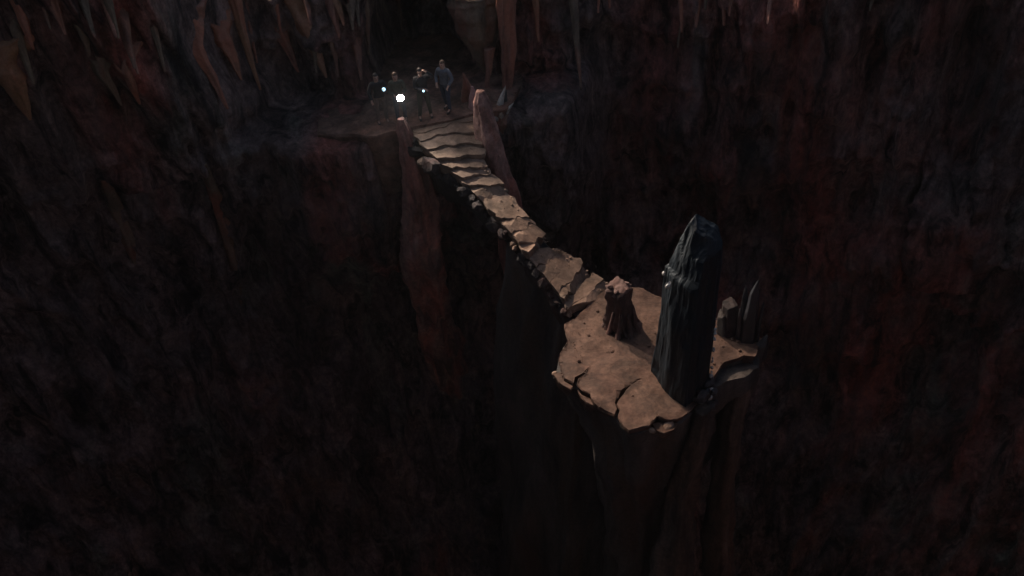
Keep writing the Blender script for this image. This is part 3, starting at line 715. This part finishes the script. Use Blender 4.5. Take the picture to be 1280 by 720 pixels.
# ribs and cones lower on the wall
def rib(name, px, radii, mat, seed, label, off=-.05, cat='stalagmite', group='rock ribs on the chasm wall'):
    out = []
    for x, y in px:
        l, d = hit(x, max(y, 3)); out.append(CAM + ray(x, y) * (d - off))
    ds = [(p - CAM).length for p in out]; mdn = float(np.median(ds))
    o = dripstone(name, out, radii, mat, seed, na=30, nl=70, flute=.45, squash=.7); tag(o, label, cat, group); return o
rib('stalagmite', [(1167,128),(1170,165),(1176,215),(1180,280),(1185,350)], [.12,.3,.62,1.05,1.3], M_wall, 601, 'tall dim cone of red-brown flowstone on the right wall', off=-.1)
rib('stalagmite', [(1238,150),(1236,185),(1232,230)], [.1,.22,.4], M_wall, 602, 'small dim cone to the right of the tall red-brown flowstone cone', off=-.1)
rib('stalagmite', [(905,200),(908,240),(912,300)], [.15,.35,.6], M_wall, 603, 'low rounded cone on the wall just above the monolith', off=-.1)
rib('rock_rib', [(130,225),(145,262),(160,300),(168,330)], [.12,.25,.2,.06], M_brown, 604, 'reddish rib slanting down the left wall below the short stalactites', cat='rock rib')
rib('rock_rib', [(255,205),(272,255),(290,310),(302,380)], [.1,.22,.22,.06], M_brown, 605, 'narrow dull rib slanting down the wall between left edge and stair', cat='rock rib')

# ------------------------------------------------------------------ people
M_skin = plain('skin', (.50, .30, .22), .55, vary=.1)
M_black = plain('black_cloth', (.022, .022, .026), .85)
M_olive = plain('olive_cloth', (.07, .07, .05), .9)
M_tan = plain('tan_cloth', (.16, .12, .10), .9)
M_greyblue = plain('grey_blue_cloth', (.12, .13, .15), .85)
M_bluecloth = plain('slate_cloth', (.045, .055, .08), .85)
M_boot = plain('boot_leather', (.03, .024, .02), .6)
M_hair = [plain('dark_hair', (.03, .02, .015), .6), plain('brown_hair', (.10, .055, .03), .6)]
M_eye = plain('eye', (.04, .03, .025), .2)
M_metal = plain('black_metal', (.04, .04, .045), .35, metal=.6)
M_lens = plain('lit_lens', (1, 1, 1), .2, emis=900, ecol=(1, 1, 1), vary=0)
M_lens_blue = plain('lit_blue_lens', (.6, .85, 1), .2, emis=2.6, ecol=(.50, .82, 1), vary=0)

def skin_mesh(name, V, E, Rd, mat, parent, sub=2, remesh=None, roots=(0,)):
    me = bpy.data.meshes.new(name); me.from_pydata([tuple(v) for v in V], E, []); o = bpy.data.objects.new(name, me); col.objects.link(o)
    o.modifiers.new('skin', 'SKIN'); 
    if not me.skin_vertices: 
        bm = bmesh.new(); bm.from_mesh(me); bm.verts.layers.skin.verify(); bm.to_mesh(me); bm.free()
    sv = me.skin_vertices[0].data
    for i, r_ in enumerate(Rd):
        sv[i].radius = (r_, r_) if not isinstance(r_, tuple) else r_; sv[i].use_root = i in roots
    ss = o.modifiers.new('sub', 'SUBSURF'); ss.levels = sub; ss.render_levels = sub
    if remesh:
        rm_ = o.modifiers.new('remesh', 'REMESH'); rm_.mode = 'VOXEL'; rm_.voxel_size = remesh; rm_.use_smooth_shade = True
    dg = bpy.context.evaluated_depsgraph_get(); ev = o.evaluated_get(dg)
    nm = bpy.data.meshes.new_from_object(ev); o.modifiers.clear(); old = o.data; o.data = nm; bpy.data.meshes.remove(old)
    nm.name = name; nm.materials.clear(); nm.materials.append(mat); nm.polygons.foreach_set('use_smooth', [True] * len(nm.polygons))
    if parent: o.parent = parent
    return o
def V3(*a): return Vector(a)
def person(loc, rz, label, pose, top, trousers, hair, vest=None, sleeves=True, k=1.0):
    """pose: joint dictionary in body coordinates; the figure faces -Y"""
    root = empty('person', loc, rz); root.scale = (k, k, k)
    tag(root, label, 'person', 'people standing on the ledge')
    J = dict(pelvis=V3(0,0,.95), waist=V3(0,.01,1.10), chest=V3(0,.0,1.30), neck=V3(0,.01,1.47), head=V3(0,-.01,1.60), crown=V3(0,-.01,1.70),
             shL=V3(-.18,.0,1.42), shR=V3(.18,.0,1.42), elL=V3(-.26,.02,1.13), elR=V3(.26,.02,1.13), haL=V3(-.24,-.10,.90), haR=V3(.24,-.10,.90),
             hipL=V3(-.10,0,.90), hipR=V3(.10,0,.90), knL=V3(-.12,-.03,.50), knR=V3(.12,-.03,.50), anL=V3(-.13,.02,.09), anR=V3(.13,.02,.09))
    for a, b in pose.items(): J[a] = V3(*b)
    for s in 'LR': J['toe' + s] = pose.get('toe' + s, J['an' + s] + V3(0, -.17, -.05)); J['toe' + s] = V3(*J['toe' + s])
    V = []; E = []; Rd = []
    def add(p, r_, prev=None):
        V.append(p); Rd.append(r_)
        if prev is not None: E.append((prev, len(V) - 1))
        return len(V) - 1
    pv = add(J['pelvis'], (.145, .105)); wa = add(J['waist'], (.125, .095), pv); ch = add(J['chest'], (.155, .11), wa); ne = add(J['neck'], .055, ch)
    he = add(J['head'], (.075, .09), ne); add(J['crown'], (.06, .075), he)
    for s in 'LR':
        sh_ = add(J['sh' + s], .058, ch); el = add(J['el' + s], .042, sh_); ha = add(J['ha' + s], .026, el)
        fd = (J['ha' + s] - J['el' + s]).normalized(); sidev = fd.cross(V3(0, 0, 1)); 
        if sidev.length < .3: sidev = fd.cross(V3(0, 1, 0))
        sidev.normalize(); curl = sidev.cross(fd) * -1
        if curl.z > 0 and abs(fd.z) < .7: curl = -curl
        pm = add(J['ha' + s] + fd * .07, (.038, .02), ha)
        for q in range(4):
            ln = (.075, .085, .08, .062)[q]; of = (q - 1.5) * .022
            k1 = add(J['ha' + s] + fd * .10 + sidev * of, .0095, pm); k2 = add(V[k1] + (fd * .75 + curl * .6).normalized() * ln * .5, .0088, k1)
            add(V[k2] + (fd * .2 + curl).normalized() * ln * .5, .0075, k2)
        t1 = add(J['ha' + s] + fd * .045 + sidev * .042 + curl * .008, .011, ha); add(V[t1] + (fd * .8 + curl * .5).normalized() * .035, .0095, t1)
        hp = add(J['hip' + s], .088, pv); kn = add(J['kn' + s], .058, hp); an = add(J['an' + s], .040, kn); add(J['toe' + s], .034, an)
    # nose, brow, ears and chin as small growths of the head
    hd = J['head']; fwv = V3(*pose.get('look', (0, -1, 0))).normalized(); sdv = fwv.cross(V3(0, 0, 1)).normalized()
    add(hd + fwv * .106 + V3(0, 0, .0), .012, he); add(hd + fwv * .075 + V3(0, 0, -.07), .03, he)
    for s in (-1, 1): add(hd + sdv * .085 * s, (.014, .02), he)
    body = skin_mesh('body', V, E, Rd, M_skin, root, 2, .011)
    # face
    for s in (-1, 1):
        bm = bmesh.new(); bmesh.ops.create_uvsphere(bm, u_segments=8, v_segments=6, radius=.012); me = bpy.data.meshes.new('eye'); bm.to_mesh(me); bm.free(); me.materials.append(M_eye)
        e = bpy.data.objects.new('eye', me); col.objects.link(e); e.parent = root; e.location = hd + fwv * .086 + sdv * .032 * s + V3(0, 0, .022)
    m = [hd + fwv * .098 + sdv * .022 * s + V3(0, 0, -.045) for s in (-1, 0, 1)]; skin_mesh('mouth', m, [(0, 1), (1, 2)], [.004, .006, .004], plain('lips', (.35, .13, .10), .5), root, 1)
    # hair cap
    bm = bmesh.new(); bmesh.ops.create_icosphere(bm, subdivisions=3, radius=1)
    for v in bm.verts:
        v.co = v.co * (1 + .07 * float(fbm(v.co.x * 3, v.co.y * 3, v.co.z * 3, 3, 8)))
        f_ = v.co.dot(fwv)
        if v.co.z < .1 and f_ > -.1: v.co.z = max(v.co.z, .25); v.co = v.co * .9
        if v.co.z < -.55: v.co.z = -.55
        v.co = Vector((v.co.x * .088, v.co.y * .100, v.co.z * .105))
    me = bpy.data.meshes.new('hair'); bm.to_mesh(me); bm.free(); me.materials.append(M_hair[hair]); me.polygons.foreach_set('use_smooth', [True] * len(me.polygons))
    h = bpy.data.objects.new('hair', me); col.objects.link(h); h.parent = root; h.location = hd + V3(0, 0, .045) - fwv * .018
    # garments: the body's own surface, moved outward and closed at cuffs, collar and hems
    bones = dict(torso=[('pelvis','waist'),('waist','chest'),('chest','neck'),('chest','shL'),('chest','shR')], arms=[('shL','elL'),('elL','haL'),('shR','elR'),('elR','haR')],
                 legs=[('hipL','knL'),('knL','anL'),('hipR','knR'),('knR','anR'),('pelvis','hipL'),('pelvis','hipR')], head=[('neck','head'),('head','crown')], feet=[('anL','toeL'),('anR','toeR')])
    bv = np.array([v.co[:] for v in body.data.vertices]); names = list(bones); ds_ = []
    for k_ in names:
        best = np.full(len(bv), 9.)
        for a_, b_ in bones[k_]:
            A_, B_ = np.array(J[a_]), np.array(J[b_]); AB = B_ - A_; tt = np.clip(((bv - A_) @ AB) / (AB @ AB), 0, 1)
            best = np.minimum(best, np.linalg.norm(bv - A_ - tt[:, None] * AB, axis=1))
        ds_.append(best)
    reg = np.array(ds_).argmin(0); reg = np.array(names)[reg]
    hand = np.zeros(len(bv), bool)
    for s in 'LR':
        A_, B_ = np.array(J['el' + s]), np.array(J['ha' + s]); AB = B_ - A_; tt = ((bv - A_) @ AB) / (AB @ AB); hand |= (reg == 'arms') & (tt > .93) & (np.linalg.norm(bv - B_, axis=1) < .25)
    zz_ = bv[:, 2]
    isj = (((reg == 'torso') & (zz_ > .93)) | ((reg == 'arms') & ~hand) | ((reg == 'legs') & (zz_ > .93))) & (zz_ < J['neck'].z + .01 + 9 * (reg == 'arms'))
    ist = ((reg == 'legs') | ((reg == 'torso') & (zz_ < 1.0))) & (zz_ < 1.0) & (zz_ > .10)
    isv = (reg == 'torso') & (zz_ > 1.02) & (zz_ < 1.43)
    def garment(name, sel, off, mat, fold=.006):
        bm = bmesh.new(); bm.from_mesh(body.data); bm.normal_update()
        for f_ in [f_ for f_ in bm.faces if not all(sel[v.index] for v in f_.verts)]: bm.faces.remove(f_)
        for v in [v for v in bm.verts if not v.link_faces]: bm.verts.remove(v)
        # keep the largest connected shell only when small scraps are left
        seen = set(); comps = []
        for v in bm.verts:
            if v in seen: continue
            st = [v]; comp = []; seen.add(v)
            while st:
                q_ = st.pop(); comp.append(q_)
                for e_ in q_.link_edges:
                    w2 = e_.other_vert(q_)
                    if w2 not in seen: seen.add(w2); st.append(w2)
            comps.append(comp)
        mx = max(len(c_) for c_ in comps)
        for c_ in comps:
            if len(c_) < mx * .5:
                for v in c_: bm.verts.remove(v)
        inner_ = {}
        nrm = {v: v.normal.copy() for v in bm.verts}; cos = {v: v.co.copy() for v in bm.verts}
        for v in bm.verts: v.co = cos[v] + nrm[v] * (off + fold * float(fbm(v.co.x * 14, v.co.y * 14, v.co.z * 9, 2, 3)))
        be = [e_ for e_ in bm.edges if e_.is_boundary]
        r2 = bmesh.ops.extrude_edge_only(bm, edges=be)
        for g_ in r2['geom']:
            if isinstance(g_, bmesh.types.BMVert):
                src = [e_.other_vert(g_) for e_ in g_.link_edges if e_.other_vert(g_) in cos]
                if src: g_.co = cos[src[0]] - nrm[src[0]] * .006
        me = bpy.data.meshes.new(name); bm.to_mesh(me); bm.free(); me.materials.append(mat); me.polygons.foreach_set('use_smooth', [True] * len(me.polygons))
        o = bpy.data.objects.new(name, me); col.objects.link(o); o.parent = root; return o
    garment('jacket', isj, .022, top); garment('trousers', ist, .018, trousers)
    if vest: garment('vest', isv, .045, vest)
    for s in 'LR':
        a_, t_ = J['an' + s], J['toe' + s]
        skin_mesh('boot', [a_ + V3(0, 0, .10), a_ + V3(0, .01, -.02), a_.lerp(t_, .5) + V3(0, 0, -.02), t_ + (t_ - a_) * .2 + V3(0, 0, .0)], [(0, 1), (1, 2), (2, 3)], [.056, .052, .048, .038], M_boot, root, 2)
    return root, J
def world_of(root, p): return Matrix.LocRotScale(root.location, root.rotation_euler, root.scale) @ p

def flashlight(pos, direction, r_, label, lens, power, colr, spread=150, r_light=.03):
    d = Vector(direction).normalized(); root = empty('flashlight', pos); tag(root, label, 'flashlight', 'flashlights carried by the people')
    q = d.to_track_quat('Z', 'Y')
    def lathe(name, prof, mat):
        bm = bmesh.new(); n_ = 20; rows = []
        for z, rr in prof: rows.append([bm.verts.new(q @ Vector((math.cos(2 * math.pi * k / n_) * rr, math.sin(2 * math.pi * k / n_) * rr, z))) for k in range(n_)])
        for a_, b_ in zip(rows, rows[1:]):
            for k in range(n_): bm.faces.new((a_[k], a_[(k + 1) % n_], b_[(k + 1) % n_], b_[k]))
        bm.faces.new(rows[0][::-1]); bm.faces.new(rows[-1]); bmesh.ops.recalc_face_normals(bm, faces=bm.faces[:])
        me = bpy.data.meshes.new(name); bm.to_mesh(me); bm.free(); me.materials.append(mat); o = bpy.data.objects.new(name, me); col.objects.link(o); o.parent = root; return o
    lathe('barrel', [(-.20, .016), (-.19, .019), (-.05, .019), (-.03, r_ * .9)], M_metal)
    lathe('head', [(-.03, r_ * .8), (-.015, r_ * 1.05), (.014, r_ * 1.08)], M_metal)
    lathe('lens', [(.0145, r_ * .98), (.02, r_ * .95), (.028, r_ * .6)], lens)
    ld = bpy.data.lights.new('flashlight_lamp', 'SPOT'); ld.energy = power; ld.color = colr; ld.spot_size = R(spread); ld.spot_blend = 1; ld.shadow_soft_size = r_light
    lo = bpy.data.objects.new('flashlight_lamp', ld); col.objects.link(lo); lo.parent = root; lo.location = d * .06; lo.rotation_euler = (-d).to_track_quat('Z', 'Y').to_euler() if False else d.to_track_quat('-Z', 'Y').to_euler()
    return root

f1, f2, f3, f4 = atz(480, 153, -.05), atz(503, 151, 0), atz(533, 147, 0), atz(560, 137, 0)
p1, J1 = person(f1, R(20), 'leftmost of the four people, dark jacket and tan trousers, holding a light at the shoulder',
    dict(elR=(.27, -.10, 1.18), haR=(.13, -.33, 1.34), elL=(-.30, .0, 1.14), haL=(-.28, -.12, .92), knL=(-.14, -.02, .5), anL=(-.17, .03, .09), anR=(.12, .0, .09)), M_black, M_tan, 0)
p2, J2 = person(f2, R(8), 'second person from the left, with reddish brown hair, holding the brightest light at the waist',
    dict(elR=(.25, -.05, 1.12), haR=(.10, -.30, 1.05), elL=(-.25, -.03, 1.12), haL=(-.06, -.30, 1.03)), M_olive, M_bluecloth, 1, k=.98)
p3, J3 = person(f3, R(10), 'third person from the left, in dark vest, with one hand raised beside the head',
    dict(elR=(.36, -.06, 1.42), haR=(.17, -.16, 1.68), elL=(-.22, -.08, 1.14), haL=(.02, -.28, 1.16), knL=(-.14, -.04, .5), anL=(-.20, .0, .09), anR=(.17, .04, .09), knR=(.13, -.03, .5)), M_black, M_olive, 0, vest=M_black)
p4, J4 = person(f4, R(-30), 'rightmost of the four people, in a grey-blue jacket, standing apart from the others',
    dict(elR=(.30, .0, 1.14), haR=(.24, -.16, .98), elL=(-.27, -.02, 1.14), haL=(-.16, -.2, 1.02), anR=(.14, -.10, .09), anL=(-.10, .14, .09), knR=(.13, -.10, .5), knL=(-.10, .02, .5)), M_greyblue, M_bluecloth, 1, vest=None)
to_cam = (CAM - (f2 + V3(0, 0, 1.1))).normalized()
def held(root, J, h): return world_of(root, J[h]) 
h1 = held(p1, J1, 'haR') + V3(.0, -.10, .03); flashlight(h1, (.1, -1, .35), .055, 'small bluish flashlight held at the shoulder of the leftmost person', M_lens_blue, 60, (.75, .9, 1), 120)
h2 = held(p2, J2, 'haR') + V3(-.03, -.13, .02); flashlight(h2, to_cam + V3(.05, 0, -.25), .105, 'brightest flashlight, shining white at the waist of the second person', M_lens, 6500, (1, .92, .82), 150)
h3 = held(p3, J3, 'haL') + V3(0, -.10, .0); flashlight(h3, (.15, -1, .3), .035, 'smallest flashlight, a pale cyan dot at the chest of the third person', M_lens_blue, 30, (.7, .95, 1), 100)

# thin dusty air filling the cavern
bm = bmesh.new(); bmesh.ops.create_cube(bm, size=2)
for v in bm.verts: v.co = Vector((v.co.x * 200, v.co.y * 200, -18.5 + v.co.z * 43))
me = bpy.data.meshes.new('haze'); bm.to_mesh(me); bm.free(); hz = bpy.data.objects.new('haze', me); col.objects.link(hz)
hm = bpy.data.materials.new('haze'); hm.use_nodes = True; hm.node_tree.nodes.clear()
pvn = hm.node_tree.nodes.new('ShaderNodeVolumePrincipled'); pvn.inputs['Density'].default_value = .00014; pvn.inputs['Color'].default_value = (.85, .87, .9, 1)
on = hm.node_tree.nodes.new('ShaderNodeOutputMaterial'); hm.node_tree.links.new(pvn.outputs[0], on.inputs['Volume'])
me.materials.append(hm); tag(hz, kind='stuff')
